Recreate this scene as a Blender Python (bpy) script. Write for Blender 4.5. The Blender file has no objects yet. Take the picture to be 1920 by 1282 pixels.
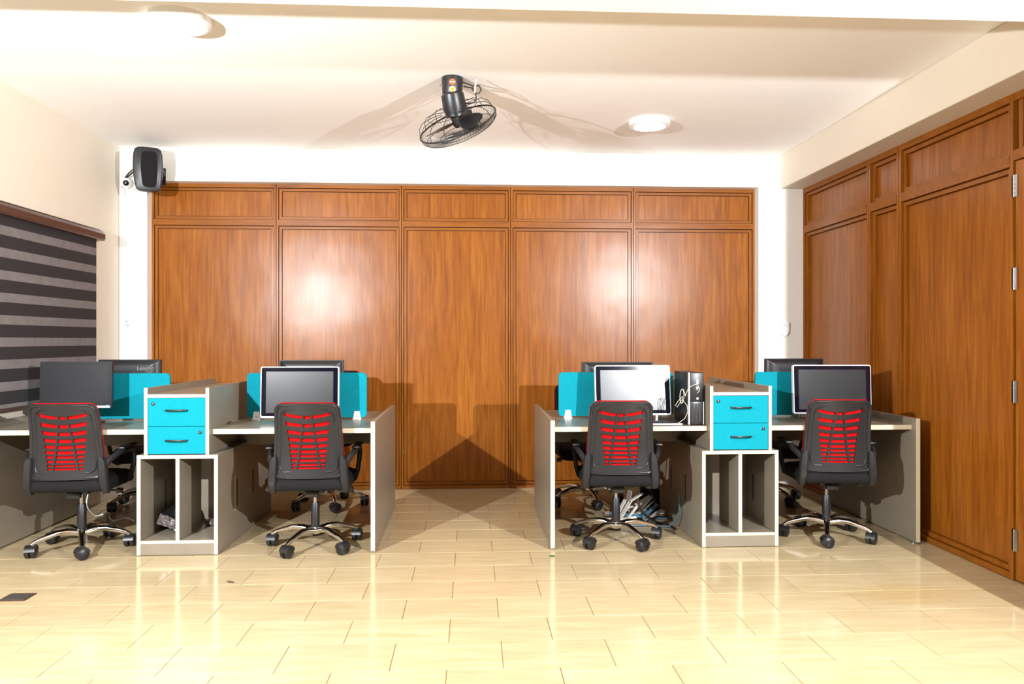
import bpy, bmesh, math, random
from mathutils import Vector, Matrix
random.seed(7)
S = bpy.context.scene
C = S.collection
PI = math.pi

# ------------------------------------------------------------------ camera
F = 1400.0; CX, CY = 960.0, 637.0; CH = 1.30
YAW = math.atan(75 / F)
cam = bpy.data.cameras.new('camera'); camo = bpy.data.objects.new('camera', cam); C.objects.link(camo)
cam.sensor_width = 36; cam.lens = F / 1920 * 36; cam.shift_y = -4 / 1920; cam.clip_start = 0.05
camo.location = (0, 0, CH); camo.rotation_euler = (PI / 2, 0, -YAW)
S.camera = camo
# ------------------------------------------------------------------ world, lights, exposure
w = bpy.data.worlds.new('world'); S.world = w; w.use_nodes = True
w.node_tree.nodes['Background'].inputs[0].default_value = (0.9, 0.95, 1, 1)
w.node_tree.nodes['Background'].inputs[1].default_value = 0.3
S.view_settings.view_transform = 'Standard'; S.view_settings.look = 'None'
S.view_settings.gamma = 1; S.view_settings.use_curve_mapping = False
S.view_settings.exposure = 0.66
def flash(name, loc, aim, power, radius, angle, col):        # studio flash heads on stands either side of the camera
    l = bpy.data.lights.new(name, 'SPOT'); l.energy = power; l.shadow_soft_size = radius
    l.spot_size = math.radians(angle); l.spot_blend = 1.0; l.color = col
    o = bpy.data.objects.new(name, l); C.objects.link(o); o.location = loc
    o.rotation_euler = (Vector(aim) - Vector(loc)).to_track_quat('-Z', 'Y').to_euler()
    return o
flash('flash_left', (-2.40, 1.3, 2.02), (-0.1, 5.6, 1.2), 760, 0.022, 150, (0.95, 0.98, 1.0))
flash('flash_right', (2.55, 0.7, 2.21), (-0.4, 5.6, 1.9), 900, 0.022, 155, (0.95, 0.98, 1.0))

# ------------------------------------------------------------------ helpers
def srgb(r, g, b):
    def f(c):
        c /= 255.0
        return c / 12.92 if c <= 0.04045 else ((c + 0.055) / 1.055) ** 2.4
    return (f(r), f(g), f(b), 1.0)
def ray(px, py):
    s, c = math.sin(YAW), math.cos(YAW); u = (px - CX) / F
    return Vector((s + c * u, c - s * u, (CY - py) / F))
def onz(px, py, z=0.0):
    r = ray(px, py); t = (z - CH) / r.z
    return Vector((0, 0, CH)) + r * t
def ony(px, py, Y):
    r = ray(px, py); return Vector((0, 0, CH)) + r * (Y / r.y)

class MB:
    def __init__(s): s.v = []; s.f = []
    def add(s, vs, fs):
        n = len(s.v); s.v += [tuple(p) for p in vs]; s.f += [tuple(i + n for i in f) for f in fs]; return s
    def box(s, x0, x1, y0, y1, z0, z1, M=None):
        vs = [Vector((x, y, z)) for z in (z0, z1) for y in (y0, y1) for x in (x0, x1)]
        if M: vs = [M @ p for p in vs]
        return s.add(vs, [(0, 2, 3, 1), (4, 5, 7, 6), (0, 1, 5, 4), (2, 6, 7, 3), (0, 4, 6, 2), (1, 3, 7, 5)])
    def rbox(s, x0, x1, y0, y1, z0, z1, r=0.005, seg=2, M=None):
        bm = bmesh.new(); bmesh.ops.create_cube(bm, size=1)
        for v in bm.verts:
            v.co = Vector((x0 + (v.co.x + .5) * (x1 - x0), y0 + (v.co.y + .5) * (y1 - y0), z0 + (v.co.z + .5) * (z1 - z0)))
        bmesh.ops.bevel(bm, geom=bm.edges[:], offset=r, segments=seg, profile=0.5, affect='EDGES')
        bm.verts.index_update()
        vs = [(M @ v.co) if M else v.co.copy() for v in bm.verts]; fs = [[v.index for v in f.verts] for f in bm.faces]
        bm.free(); return s.add(vs, fs)
    def ring_sweep(s, rings, cap=True, closed=False):
        n = len(rings[0]); vs = [p for r in rings for p in r]; fs = []
        m = len(rings)
        for i in range(m if closed else m - 1):
            j = (i + 1) % m
            for k in range(n):
                l = (k + 1) % n
                fs.append((i * n + k, i * n + l, j * n + l, j * n + k))
        if cap and not closed:
            fs.append(tuple(range(n - 1, -1, -1))); fs.append(tuple((m - 1) * n + k for k in range(n)))
        return s.add(vs, fs)
    def tube(s, pts, r, n=8, closed=False, sx=1.0, up=None):
        pts = [Vector(p) for p in pts]; m = len(pts)
        rr = r if isinstance(r, (list, tuple)) else [r] * m
        rings = []; ref = Vector(up) if up else None
        for i, p in enumerate(pts):
            if closed: t = pts[(i + 1) % m] - pts[i - 1]
            else: t = pts[min(i + 1, m - 1)] - pts[max(i - 1, 0)]
            t.normalize()
            if ref is None:
                ref = Vector((0, 0, 1)) if abs(t.z) < 0.9 else Vector((1, 0, 0))
            a = t.cross(ref)
            if a.length < 1e-5: a = t.cross(Vector((1, 0.3, 0)))
            a.normalize(); b = a.cross(t).normalized()
            if not up: ref = b
            rings.append([p + a * math.cos(q) * rr[i] * sx + b * math.sin(q) * rr[i] for q in [2 * PI * k / n for k in range(n)]])
        return s.ring_sweep(rings, True, closed)
    def cyl(s, p0, p1, r0, r1=None, n=20):
        return s.tube([p0, p1], [r0, r0 if r1 is None else r1], n)
    def lathe(s, prof, M=None, n=32):           # prof: (radius, z) from bottom to top
        rings = []
        for r, z in prof:
            ring = [Vector((r * math.cos(2 * PI * k / n), r * math.sin(2 * PI * k / n), z)) for k in range(n)]
            rings.append([M @ p for p in ring] if M else ring)
        return s.ring_sweep(rings)
    def prism(s, poly, d0, d1, fn):             # poly of (a,b), extruded; fn(a,b,d)->xyz
        n = len(poly)
        vs = [fn(a, b, d0) for a, b in poly] + [fn(a, b, d1) for a, b in poly]
        fs = [tuple(range(n - 1, -1, -1)), tuple(range(n, 2 * n))] + [(k, (k + 1) % n, n + (k + 1) % n, n + k) for k in range(n)]
        return s.add(vs, fs)
    def mesh(s, name, smooth=False, angle=40):
        me = bpy.data.meshes.new(name); me.from_pydata(s.v, [], s.f); me.validate()
        bm = bmesh.new(); bm.from_mesh(me); bmesh.ops.recalc_face_normals(bm, faces=bm.faces[:]); bm.to_mesh(me); bm.free()
        if smooth:
            for p in me.polygons: p.use_smooth = True
            me.set_sharp_from_angle(angle=math.radians(angle))
        return me
    def build(s, name, mat, parent=None, smooth=False, angle=40):
        return obj(name, s.mesh(name, smooth, angle), mat, parent)
def obj(name, me, mat, parent=None):
    o = bpy.data.objects.new(name, me); C.objects.link(o)
    if mat and not me.materials: me.materials.append(mat)
    if parent: o.parent = parent
    return o
def tag(o, label, cat, group=None):
    o['label'] = label; o['category'] = cat
    if group: o['group'] = group
    return o
def thing(name, label, cat, loc=(0, 0, 0), rz=0, group=None):
    o = bpy.data.objects.new(name, None); C.objects.link(o); o.empty_display_size = 0.1
    o.location = loc; o.rotation_euler = (0, 0, rz)
    return tag(o, label, cat, group)
def struct(o): o['kind'] = 'structure'; return o
def sempty(name, loc=(0, 0, 0)):
    o = bpy.data.objects.new(name, None); C.objects.link(o); o.location = loc; return struct(o)
def kids(o): return [c for c in bpy.data.objects if c.parent == o]
def copy_tree(o, kidmap, parent=None):
    c = o.copy(); C.objects.link(c); c.parent = parent
    for ch in kidmap.get(o.name, []): copy_tree(ch, kidmap, c)
    return c
def kidmap_of():
    m = {}
    for c in bpy.data.objects:
        if c.parent: m.setdefault(c.parent.name, []).append(c)
    return m
def text_mesh(name, body, size, mat, parent, M, extrude=0.0006):
    cu = bpy.data.curves.new(name, 'FONT'); cu.body = body; cu.size = size; cu.extrude = extrude
    cu.align_x = 'CENTER'; cu.align_y = 'CENTER'
    t = bpy.data.objects.new(name, cu); C.objects.link(t)
    bpy.context.view_layer.update()
    me = bpy.data.meshes.new_from_object(t.evaluated_get(bpy.context.evaluated_depsgraph_get()))
    bpy.data.objects.remove(t)
    me.transform(M)
    return obj(name, me, mat, parent)

# ------------------------------------------------------------------ materials
def nodes(name):
    m = bpy.data.materials.new(name); m.use_nodes = True
    nt = m.node_tree; return m, nt, nt.nodes['Principled BSDF'], nt.nodes, nt.links
def mat(name, col, rough=0.5, metal=0.0, spec=0.5, noise=0.0, nscale=40, bump=0.0, coat=0.0):
    m, nt, b, N, L = nodes(name)
    b.inputs['Base Color'].default_value = col; b.inputs['Roughness'].default_value = rough
    b.inputs['Metallic'].default_value = metal; b.inputs['Specular IOR Level'].default_value = spec
    b.inputs['Coat Weight'].default_value = coat
    if noise or bump:
        tc = N.new('ShaderNodeTexCoord'); n = N.new('ShaderNodeTexNoise')
        n.inputs['Scale'].default_value = nscale; n.inputs['Detail'].default_value = 4
        L.new(tc.outputs['Object'], n.inputs['Vector'])
        if noise:
            h = N.new('ShaderNodeHueSaturation'); h.inputs['Color'].default_value = col
            mr = N.new('ShaderNodeMapRange'); mr.inputs['From Min'].default_value = 0.3; mr.inputs['From Max'].default_value = 0.7
            mr.inputs['To Min'].default_value = 1 - noise; mr.inputs['To Max'].default_value = 1 + noise
            L.new(n.outputs['Fac'], mr.inputs['Value']); L.new(mr.outputs['Result'], h.inputs['Value'])
            L.new(h.outputs['Color'], b.inputs['Base Color'])
        if bump:
            bp = N.new('ShaderNodeBump'); bp.inputs['Strength'].default_value = bump; bp.inputs['Distance'].default_value = 0.002
            L.new(n.outputs['Fac'], bp.inputs['Height']); L.new(bp.outputs['Normal'], b.inputs['Normal'])
    return m
def wood_mat(name, c1, c2, c3, rough, vert=True):
    m, nt, b, N, L = nodes(name)
    tc = N.new('ShaderNodeTexCoord'); oi = N.new('ShaderNodeObjectInfo')
    add = N.new('ShaderNodeVectorMath'); add.operation = 'MULTIPLY_ADD'
    cmb = N.new('ShaderNodeCombineXYZ')
    for k in range(3): L.new(oi.outputs['Random'], cmb.inputs[k])
    add.inputs[1].default_value = (37, 37, 37)
    L.new(cmb.outputs[0], add.inputs[0]); L.new(tc.outputs['Object'], add.inputs[2])
    def noise(sc, scale, detail, dist):
        mp = N.new('ShaderNodeMapping'); mp.inputs['Scale'].default_value = sc
        L.new(add.outputs[0], mp.inputs['Vector'])
        n = N.new('ShaderNodeTexNoise'); n.inputs['Scale'].default_value = scale; n.inputs['Detail'].default_value = detail
        n.inputs['Distortion'].default_value = dist; L.new(mp.outputs[0], n.inputs['Vector']); return n
    a = (1, 1, 0.06) if vert else (0.06, 1, 1)
    n1 = noise(a, 34, 5, 0.9)
    n2 = noise((a[0], a[1], a[2] * 0.5) if vert else (0.03, 1, 1), 130, 3, 0.4)
    n3 = noise((1, 1, 0.16) if vert else (0.16, 1, 1), 2.2, 3, 2.5)
    wv = N.new('ShaderNodeMath'); wv.operation = 'MULTIPLY'; wv.inputs[1].default_value = 26; L.new(n3.outputs['Fac'], wv.inputs[0])
    sn = N.new('ShaderNodeMath'); sn.operation = 'SINE'; L.new(wv.outputs[0], sn.inputs[0])
    s1 = N.new('ShaderNodeMath'); s1.operation = 'MULTIPLY_ADD'; s1.inputs[1].default_value = 0.05; L.new(sn.outputs[0], s1.inputs[0]); L.new(n1.outputs['Fac'], s1.inputs[2])
    s2 = N.new('ShaderNodeMath'); s2.operation = 'MULTIPLY_ADD'; s2.inputs[1].default_value = 0.35; L.new(n2.outputs['Fac'], s2.inputs[0]); L.new(s1.outputs[0], s2.inputs[2])
    cr = N.new('ShaderNodeValToRGB'); e = cr.color_ramp.elements
    e[0].position = 0.44; e[0].color = c1; e[1].position = 0.92; e[1].color = c3
    k = e.new(0.67); k.color = c2
    L.new(s2.outputs[0], cr.inputs[0]); L.new(cr.outputs[0], b.inputs['Base Color'])
    b.inputs['Roughness'].default_value = rough; b.inputs['Specular IOR Level'].default_value = 0.28
    bp = N.new('ShaderNodeBump'); bp.inputs['Strength'].default_value = 0.04; bp.inputs['Distance'].default_value = 0.001
    L.new(n2.outputs['Fac'], bp.inputs['Height'])
    wn = noise((1, 1, 1), 2.6, 1, 0.0)            # slight waviness of the laminate sheet
    b2 = N.new('ShaderNodeBump'); b2.inputs['Strength'].default_value = 1.0; b2.inputs['Distance'].default_value = 0.005
    L.new(wn.outputs['Fac'], b2.inputs['Height']); L.new(b2.outputs['Normal'], bp.inputs['Normal'])
    L.new(bp.outputs['Normal'], b.inputs['Normal'])
    return m
M = {}
M['wall'] = mat('white_wall_paint', srgb(236, 233, 226), 0.55, noise=0.015, nscale=3, bump=0.05)
M['ceil'] = mat('ceiling_paint', srgb(250, 248, 246), 0.7, noise=0.02, nscale=1.4, bump=0.04)
M['cream'] = mat('cream_wall_paint', srgb(220, 209, 192), 0.6, noise=0.02, nscale=2, bump=0.05)
M['wood'] = wood_mat('brown_wood_laminate', srgb(120, 65, 15), srgb(138, 78, 20), srgb(155, 94, 30), 0.29)
M['woodh'] = wood_mat('brown_wood_trim', srgb(120, 66, 14), srgb(134, 76, 18), srgb(146, 86, 22), 0.32, False)
M['wood_gap'] = mat('groove_shade_brown', srgb(44, 20, 6), 0.7)  # dark brown paints the shade into the grooves and gaps of the panelling
M['desk'] = mat('greige_desk_laminate', srgb(126, 116, 101), 0.32, noise=0.05, nscale=9, coat=0.0)
M['edge'] = mat('cream_edge_band', srgb(206, 196, 166), 0.4)
M['teal'] = mat('teal_felt', srgb(8, 130, 146), 0.85, spec=0.12, noise=0.06, nscale=60, bump=0.2)
M['black'] = mat('black_plastic', srgb(24, 24, 26), 0.38)
M['softblack'] = mat('black_fabric', srgb(20, 19, 20), 0.85, spec=0.2, noise=0.1, nscale=200, bump=0.2)
M['frame'] = mat('charcoal_plastic', srgb(34, 33, 34), 0.34, spec=0.35)
M['red'] = mat('red_mesh', srgb(188, 4, 8), 0.8, spec=0.1, noise=0.08, nscale=300, bump=0.2)
M['chrome'] = mat('polished_chrome', srgb(215, 212, 208), 0.09, 1.0)
M['steel'] = mat('satin_steel', srgb(190, 190, 192), 0.3, 1.0)
M['silver'] = mat('silver_plastic', srgb(214, 214, 220), 0.3)
M['screen'] = mat('glossy_dark_screen', srgb(30, 32, 34), 0.30, noise=0.12, nscale=9)
M['screenmatt'] = mat('matt_dark_screen', srgb(26, 26, 30), 0.35)
M['bezel'] = mat('glossy_black_bezel', srgb(14, 14, 26), 0.08)
M['white'] = mat('white_plastic', srgb(240, 240, 238), 0.35)
M['grout'] = mat('tile_grout', srgb(158, 120, 76), 0.8)
M['blinddark'] = mat('black_blind_fabric', srgb(36, 32, 34), 0.8, noise=0.08, nscale=80)
M['blindgrey'] = mat('grey_sheer_blind_fabric', srgb(112, 106, 106), 0.75, noise=0.12, nscale=14)
M['cassette'] = mat('brown_blind_cassette', srgb(84, 58, 48), 0.3, 0.3)
M['gpaper'] = mat('grey_board', srgb(170, 160, 152), 0.7)
M['wpaper'] = mat('white_board', srgb(228, 222, 212), 0.6)
M['bpaper'] = mat('blue_board', srgb(70, 110, 130), 0.6)
M['glue'] = mat('black_cable', srgb(18, 18, 18), 0.5)
M['greycable'] = mat('grey_cable', srgb(196, 186, 170), 0.5)
M['film'] = mat('crinkled_plastic_film', srgb(120, 112, 112), 0.2, 0.5, bump=1.0, nscale=60)
M['yellow'] = mat('yellow_tape', srgb(220, 180, 60), 0.6)
M['green'] = mat('green_scrap', srgb(50, 90, 40), 0.7)
M['sticker_red'] = mat('orange_red_sticker', srgb(226, 84, 30), 0.5)
M['sticker_yel'] = mat('yellow_sticker', srgb(236, 170, 40), 0.5)
M['sticker_wht'] = mat('white_sticker', srgb(240, 236, 226), 0.5)
m, nt, b, N, L = nodes('lamp_diffuser'); M['diff'] = m
b.inputs['Base Color'].default_value = (0.9, 0.9, 0.9, 1); b.inputs['Emission Color'].default_value = (0.95, 0.97, 1, 1); b.inputs['Emission Strength'].default_value = 1.6
# floor tile: cream travertine-look, varied tile by tile
m, nt, b, N, L = nodes('cream_floor_tile'); M['tile'] = m
tc = N.new('ShaderNodeTexCoord'); geo = N.new('ShaderNodeNewGeometry'); oi = N.new('ShaderNodeObjectInfo')
mp = N.new('ShaderNodeMapping'); mp.inputs['Scale'].default_value = (1.2, 9, 1); L.new(geo.outputs['Position'], mp.inputs['Vector'])
n1 = N.new('ShaderNodeTexNoise'); n1.inputs['Scale'].default_value = 2.5; n1.inputs['Detail'].default_value = 6; n1.inputs['Distortion'].default_value = 0.6; L.new(mp.outputs[0], n1.inputs['Vector'])
cr = N.new('ShaderNodeValToRGB'); e = cr.color_ramp.elements
e[0].position = 0.3; e[0].color = srgb(170, 151, 115); e[1].position = 0.75; e[1].color = srgb(184, 167, 134)
L.new(n1.outputs['Fac'], cr.inputs[0])
hs = N.new('ShaderNodeHueSaturation'); mr = N.new('ShaderNodeMapRange'); mr.inputs['To Min'].default_value = 0.95; mr.inputs['To Max'].default_value = 1.05
L.new(oi.outputs['Random'], mr.inputs['Value']); L.new(mr.outputs[0], hs.inputs['Value']); L.new(cr.outputs[0], hs.inputs['Color'])
# an old yellow stain on the tiles by the door
st = onz(1700, 1112); sv = N.new('ShaderNodeVectorMath'); sv.operation = 'SUBTRACT'; sv.inputs[1].default_value = st; L.new(geo.outputs['Position'], sv.inputs[0])
sm = N.new('ShaderNodeMapping'); sm.inputs['Scale'].default_value = (2.6, 5.5, 0); L.new(sv.outputs[0], sm.inputs['Vector'])
sl = N.new('ShaderNodeVectorMath'); sl.operation = 'LENGTH'; L.new(sm.outputs[0], sl.inputs[0])
nn = N.new('ShaderNodeTexNoise'); nn.inputs['Scale'].default_value = 4; L.new(geo.outputs['Position'], nn.inputs['Vector'])
sa = N.new('ShaderNodeMath'); sa.operation = 'ADD'; L.new(sl.outputs['Value'], sa.inputs[0]); L.new(nn.outputs['Fac'], sa.inputs[1])
sr = N.new('ShaderNodeMapRange'); sr.inputs['From Min'].default_value = 0.9; sr.inputs['From Max'].default_value = 1.5; sr.inputs['To Min'].default_value = 0.32; sr.inputs['To Max'].default_value = 0.0
L.new(sa.outputs[0], sr.inputs['Value'])
mx = N.new('ShaderNodeMix'); mx.data_type = 'RGBA'; L.new(sr.outputs[0], mx.inputs[0]); L.new(hs.outputs[0], mx.inputs[6]); mx.inputs[7].default_value = srgb(168, 132, 62)
L.new(mx.outputs[2], b.inputs['Base Color']); b.inputs['Roughness'].default_value = 0.12; b.inputs['Specular IOR Level'].default_value = 0.45

# ------------------------------------------------------------------ room shell
XL, XR, YB, YW, YF, ZC = -2.96, 2.92, 6.45, 6.57, -4.5, 2.925
OX0, OX1, OZ = -2.735, 2.520, 2.642               # opening in the back wall, filled with wood panelling
BXI = 2.72                                        # inner face of the bulkhead over the right wall
# floor with single tiles
floor = struct(MB().box(XL - .15, XR + .15, YF - .1, YW + .1, -.10, -.003).build('floor', M['grout']))
TW, TD, G = 0.45, 0.271, 0.003
def tile_mesh(wd, dp):
    b = MB(); g = 0.0016; h = 0.0
    x, y = wd / 2 - G / 2, dp / 2 - G / 2
    vs = [(-x, -y, -.003), (x, -y, -.003), (x, y, -.003), (-x, y, -.003), (-x, -y, h - .0008), (x, -y, h - .0008), (x, y, h - .0008), (-x, y, h - .0008),
          (-x + g, -y + g, h), (x - g, -y + g, h), (x - g, y - g, h), (-x + g, y - g, h)]
    fs = [(8, 9, 10, 11)] + [(k, (k + 1) % 4, 4 + (k + 1) % 4, 4 + k) for k in range(4)] + [(4 + k, 4 + (k + 1) % 4, 8 + (k + 1) % 4, 8 + k) for k in range(4)]
    b.add(vs, fs); return b
tm_cache = {}
rest = MB()
row = -32
while True:
    y0 = 3.496 + row * TD; y1 = y0 + TD
    if y0 > YW: break
    if y1 > YF:
        yy0, yy1 = max(y0, YF), min(y1, YW)
        off = -0.10 if (row - 3) % 2 == 0 else 0.125
        k = math.floor((XL - off) / TW)
        while off + k * TW < XR:
            x0, x1 = max(off + k * TW, XL), min(off + (k + 1) * TW, XR)
            k += 1
            if x1 - x0 < 0.02 or yy1 - yy0 < 0.02: continue
            cxx, cyy = (x0 + x1) / 2, (yy0 + yy1) / 2
            if y0 > 2.1:
                key = (round(x1 - x0, 3), round(yy1 - yy0, 3))
                if key not in tm_cache: tm_cache[key] = tile_mesh(x1 - x0, yy1 - yy0).mesh('tile')
                t = obj('tile', tm_cache[key], M['tile'], floor); t.location = (cxx, cyy, 0)
                t.rotation_euler = (random.uniform(-1, 1) * 0.0012, random.uniform(-1, 1) * 0.0008, 0)
            else:
                tb = tile_mesh(x1 - x0, yy1 - yy0)
                rest.add([(p[0] + cxx, p[1] + cyy, p[2]) for p in tb.v], tb.f)
    row += 1
r_ = rest.build('tile_field', M['tile'], floor); r_['kind'] = 'stuff'
struct(MB().box(XL - .15, XR + .15, YF - .1, YW + .1, ZC, ZC + .12).build('ceiling', M['ceil']))
# ceiling beam across the room, its column on the right, bulkhead over the right wall
BY0, BY1, BZ = 2.80, 3.04, 2.644
struct(MB().rbox(XL, XR, BY0, BY1, BZ, ZC, 0.006, 2).build('trim_1', M['wall']))
struct(MB().box(2.635, XR, BY0 - .1, BY1, 0, BZ).build('trim_2', M['wall']))
struct(MB().rbox(BXI, XR + .1, BY1, YB, 2.632, ZC, 0.006, 2).build('trim_3', M['cream']))
# left wall with window opening
WY0, WY1, WZ0, WZ1 = 0.6, 5.86, 0.86, 2.08  # lengthened out of view so the dark blind cuts bounced light
b_ = MB(); T = .15
b_.box(XL - T, XL, YF, WY0, 0, ZC).box(XL - T, XL, WY1, YW, 0, ZC).box(XL - T, XL, WY0, WY1, 0, WZ0).box(XL - T, XL, WY0, WY1, WZ1, ZC)
struct(b_.build('wall_left', M['cream']))
struct(MB().box(XR + .12, XR + .2, YF, YW, 0, ZC).box(XR, XR + .12, YF, 2.95, 0, ZC).build('wall_right', M['wood']))
struct(MB().box(XL - T, XR + .2, YF - .12, YF, 0, ZC).build('wall_front', M['wood']))  # unseen wall behind the camera, finished in dark wood to weaken bounced light
b_ = MB()
b_.box(XL, OX0, YB, YW + .1, 0, ZC).box(OX1, XR + .1, YB, YW + .1, 0, ZC).box(OX0, OX1, YB, YW + .1, OZ, ZC).box(OX0, OX1, YW + .03, YW + .1, 0, OZ)
struct(b_.build('wall_back', M['wall']))
# window in the left wall
win = sempty('window_1', (XL, (WY0 + WY1) / 2, WZ0))
def wl(b): return [(x - XL, y - (WY0 + WY1) / 2, z - WZ0) for x, y, z in b]
def wpart(name, mm, *boxes):
    b = MB()
    for q in boxes: b.box(*q)
    b.v = wl(b.v); return b.build(name, mm, win)
fx0, fx1 = XL - .09, XL - .03
wpart('window_frame', M['white'], (fx0, fx1, WY0, WY1, WZ0, WZ0 + .05), (fx0, fx1, WY0, WY1, WZ1 - .05, WZ1), (fx0, fx1, WY0, WY0 + .05, WZ0, WZ1), (fx0, fx1, WY1 - .05, WY1, WZ0, WZ1))
wm = (WY0 + WY1) / 2
wpart('window_mullion', M['white'], (fx0, fx1, wm - .03, wm + .03, WZ0 + .05, WZ1 - .05))
gl = mat('window_glass', srgb(30, 34, 40), 0.05)
wpart('pane', gl, (fx0 + .025, fx0 + .031, WY0 + .05, wm - .03, WZ0 + .05, WZ1 - .05))
wpart('pane', gl, (fx0 + .025, fx0 + .031, wm + .03, WY1 - .05, WZ0 + .05, WZ1 - .05))
wpart('architrave', M['white'], (XL, XL + .018, WY1, WY1 + .09, WZ0 - .04, WZ1 + .05))

# ---- wood panelling: generic frame of stiles, rails, beads and panels
def panelling(root, edges, fn, dirn, stile_w, proud, bead, zr, last_open=False):
    """edges: stile centre positions along the wall; fn(u,d,z) -> world point, d = distance out of the wall"""
    z0, zb, zr0, zr1, zt0, zt1 = zr
    def pbox(name, u0, u1, d0, d1, za, zb_, mm, rot=False):
        b = MB(); us = sorted((u0, u1))
        p = [fn(u, d, z) for z in (za, zb_) for d in (d0, d1) for u in us]
        c = sum((Vector(q) for q in p), Vector()) / 8
        b.add([Vector(q) - c for q in p], [(0, 2, 3, 1), (4, 5, 7, 6), (0, 1, 5, 4), (2, 6, 7, 3), (0, 4, 6, 2), (1, 3, 7, 5)])
        o = b.build(name, mm, root); o.location = c - root.location; return o
    n = len(edges) - 1
    for i, e in enumerate(edges):
        w0 = stile_w / 2
        if i == 0: pbox('stile', e, e + dirn * w0, 0, proud, z0, zt1, M['wood'])
        elif i == n: pbox('stile', e - dirn * w0, e, 0, proud, z0, zt1, M['wood'])
        else:
            pbox('stile', e - w0, e - .0025, 0, proud, z0, zt1, M['wood']); pbox('stile', e + .0025, e + w0, 0, proud, z0, zt1, M['wood'])
            pbox('stile_groove', e - .0025, e + .0025, 0, proud - .012, z0, zt1, M['wood_gap'])
    for i in range(n):
        a, c = edges[i] + dirn * stile_w / 2, edges[i + 1] - dirn * stile_w / 2
        pbox('rail', a, c, 0, proud, z0, zb, M['woodh']); pbox('rail', a, c, 0, proud + .002, zr0, zr1, M['woodh']); pbox('rail', a, c, 0, proud, zt0, zt1, M['woodh'])
        for za, zz in ((zb, zr0), (zr1, zt0)):
            g = .005
            pbox('panel', a + dirn * (bead + g + .004), c - dirn * (bead + g + .004), -.004, .006, za + bead + g + .004, zz - bead - g - .004, M['wood'])
            pbox('groove_backing', a, c, -.016, -.012, za, zz, M['wood_gap'])
            for q, (u0, u1) in enumerate(((a + dirn * g, a + dirn * (g + bead)), (c - dirn * (g + bead), c - dirn * g))):
                pbox('bead', u0, u1, -.01, proud * .62, za + g, zz - g, M['wood'])
            pbox('bead', a + dirn * (g + bead), c - dirn * (g + bead), -.01, proud * .62, zz - g - bead, zz - g, M['woodh'])
            pbox('bead', a + dirn * (g + bead), c - dirn * (g + bead), -.01, proud * .62, za + g, za + g + bead, M['woodh'])
wb = sempty('wall_back_panelling', (0, YW, 0))
panelling(wb, [OX0, -1.687, -.614, .339, 1.428, OX1], lambda u, d, z: (u, YW - d, z), 1, .036, .028, .022, (.002, .03, 2.285, 2.335, 2.612, OZ))
lt = ony(757, 848, YW - .03)
MB().rbox(lt.x - .005, lt.x + .005, -.034, -.027, lt.z - .016, lt.z + .016, .001, 1).build('latch', M['steel'], wb)
wr = sempty('wall_right_panelling', (XR + .04, 0, 0))
panelling(wr, [YB, 5.36, 4.97, 3.885], lambda u, d, z: (XR + .045 - d, u, z), -1, .052, .045, .026, (.002, .035, 2.24, 2.30, 2.59, 2.632))
# transom over the door, door leaf with hinges
dr = sempty('door_1', (XR, 3.45, 0))
def dbox(name, par, x0, x1, y0, y1, z0, z1, mm, r=0.002):
    b = MB().rbox(x0, x1, y0, y1, z0, z1, r, 1); b.v = [(x - XR, y - 3.45, z) for x, y, z in b.v]
    return b.build(name, mm, par)
leaf = dbox('leaf', dr, XR + .005, XR + .04, 3.16, 3.872, .008, 2.262, M['wood'])
dbox('rail', dr, XR, XR + .045, 3.15, 3.885, 2.268, 2.325, M['woodh'])
dbox('panel', dr, XR + .035, XR + .045, 3.15, 3.86, 2.325, 2.59, M['wood'])
dbox('rail', dr, XR, XR + .045, 3.15, 3.885, 2.59, 2.632, M['woodh'])
dbox('bead', dr, XR + .012, XR + .04, 3.83, 3.86, 2.325, 2.59, M['wood'])
dbox('backing', dr, XR + .05, XR + .06, 3.15, 6.45, 0, 2.632, M['wood_gap'])
for hz in (2.13, 1.63, 1.02, .22):
    b = MB()
    for k in range(5): b.cyl((0, .012 - .0, hz - .06 + k * .024), (0, .012, hz - .06 + k * .024 + .022), .0055, n=10)
    b.box(.001, .003, -.012, .030, hz - .06, hz + .06)
    b.v = [(x - .001, y + 3.875 - 3.45 - .01, z) for x, y, z in b.v]
    b.build('hinge', M['steel'], dr, True)

# ------------------------------------------------------------------ desk clusters
YD0, YD1, YM = 4.60, 5.80, 5.20
ZT = 0.755; TH = 0.030
BT = 0.026
def board(name, par, org, x0, x1, y0, y1, z0, z1, band='front', mm='desk'):
    """one laminated board with its cream edge band on the side that faces the room"""
    e = .002
    b = MB().rbox(x0 - org[0], x1 - org[0], y0 + (e if band == 'front' else 0) - org[1], y1 - org[1], z0 - org[2], z1 - org[2], .0008, 1)
    o = b.build(name, M[mm], par)
    if band == 'front':
        MB().rbox(x0 - org[0], x1 - org[0], y0 - org[1], y0 + e - org[1], z0 - org[2], z1 - org[2], .0006, 1).build('edge_band', M['edge'], o)
    return o
def top_band(o, org, x0, x1, y0, y1, z):
    MB().rbox(x0 - org[0], x1 - org[0], y0 - org[1], y1 - org[1], z - org[2], z + .0015 - org[2], .0004, 1).build('edge_band', M['edge'], o)

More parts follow.
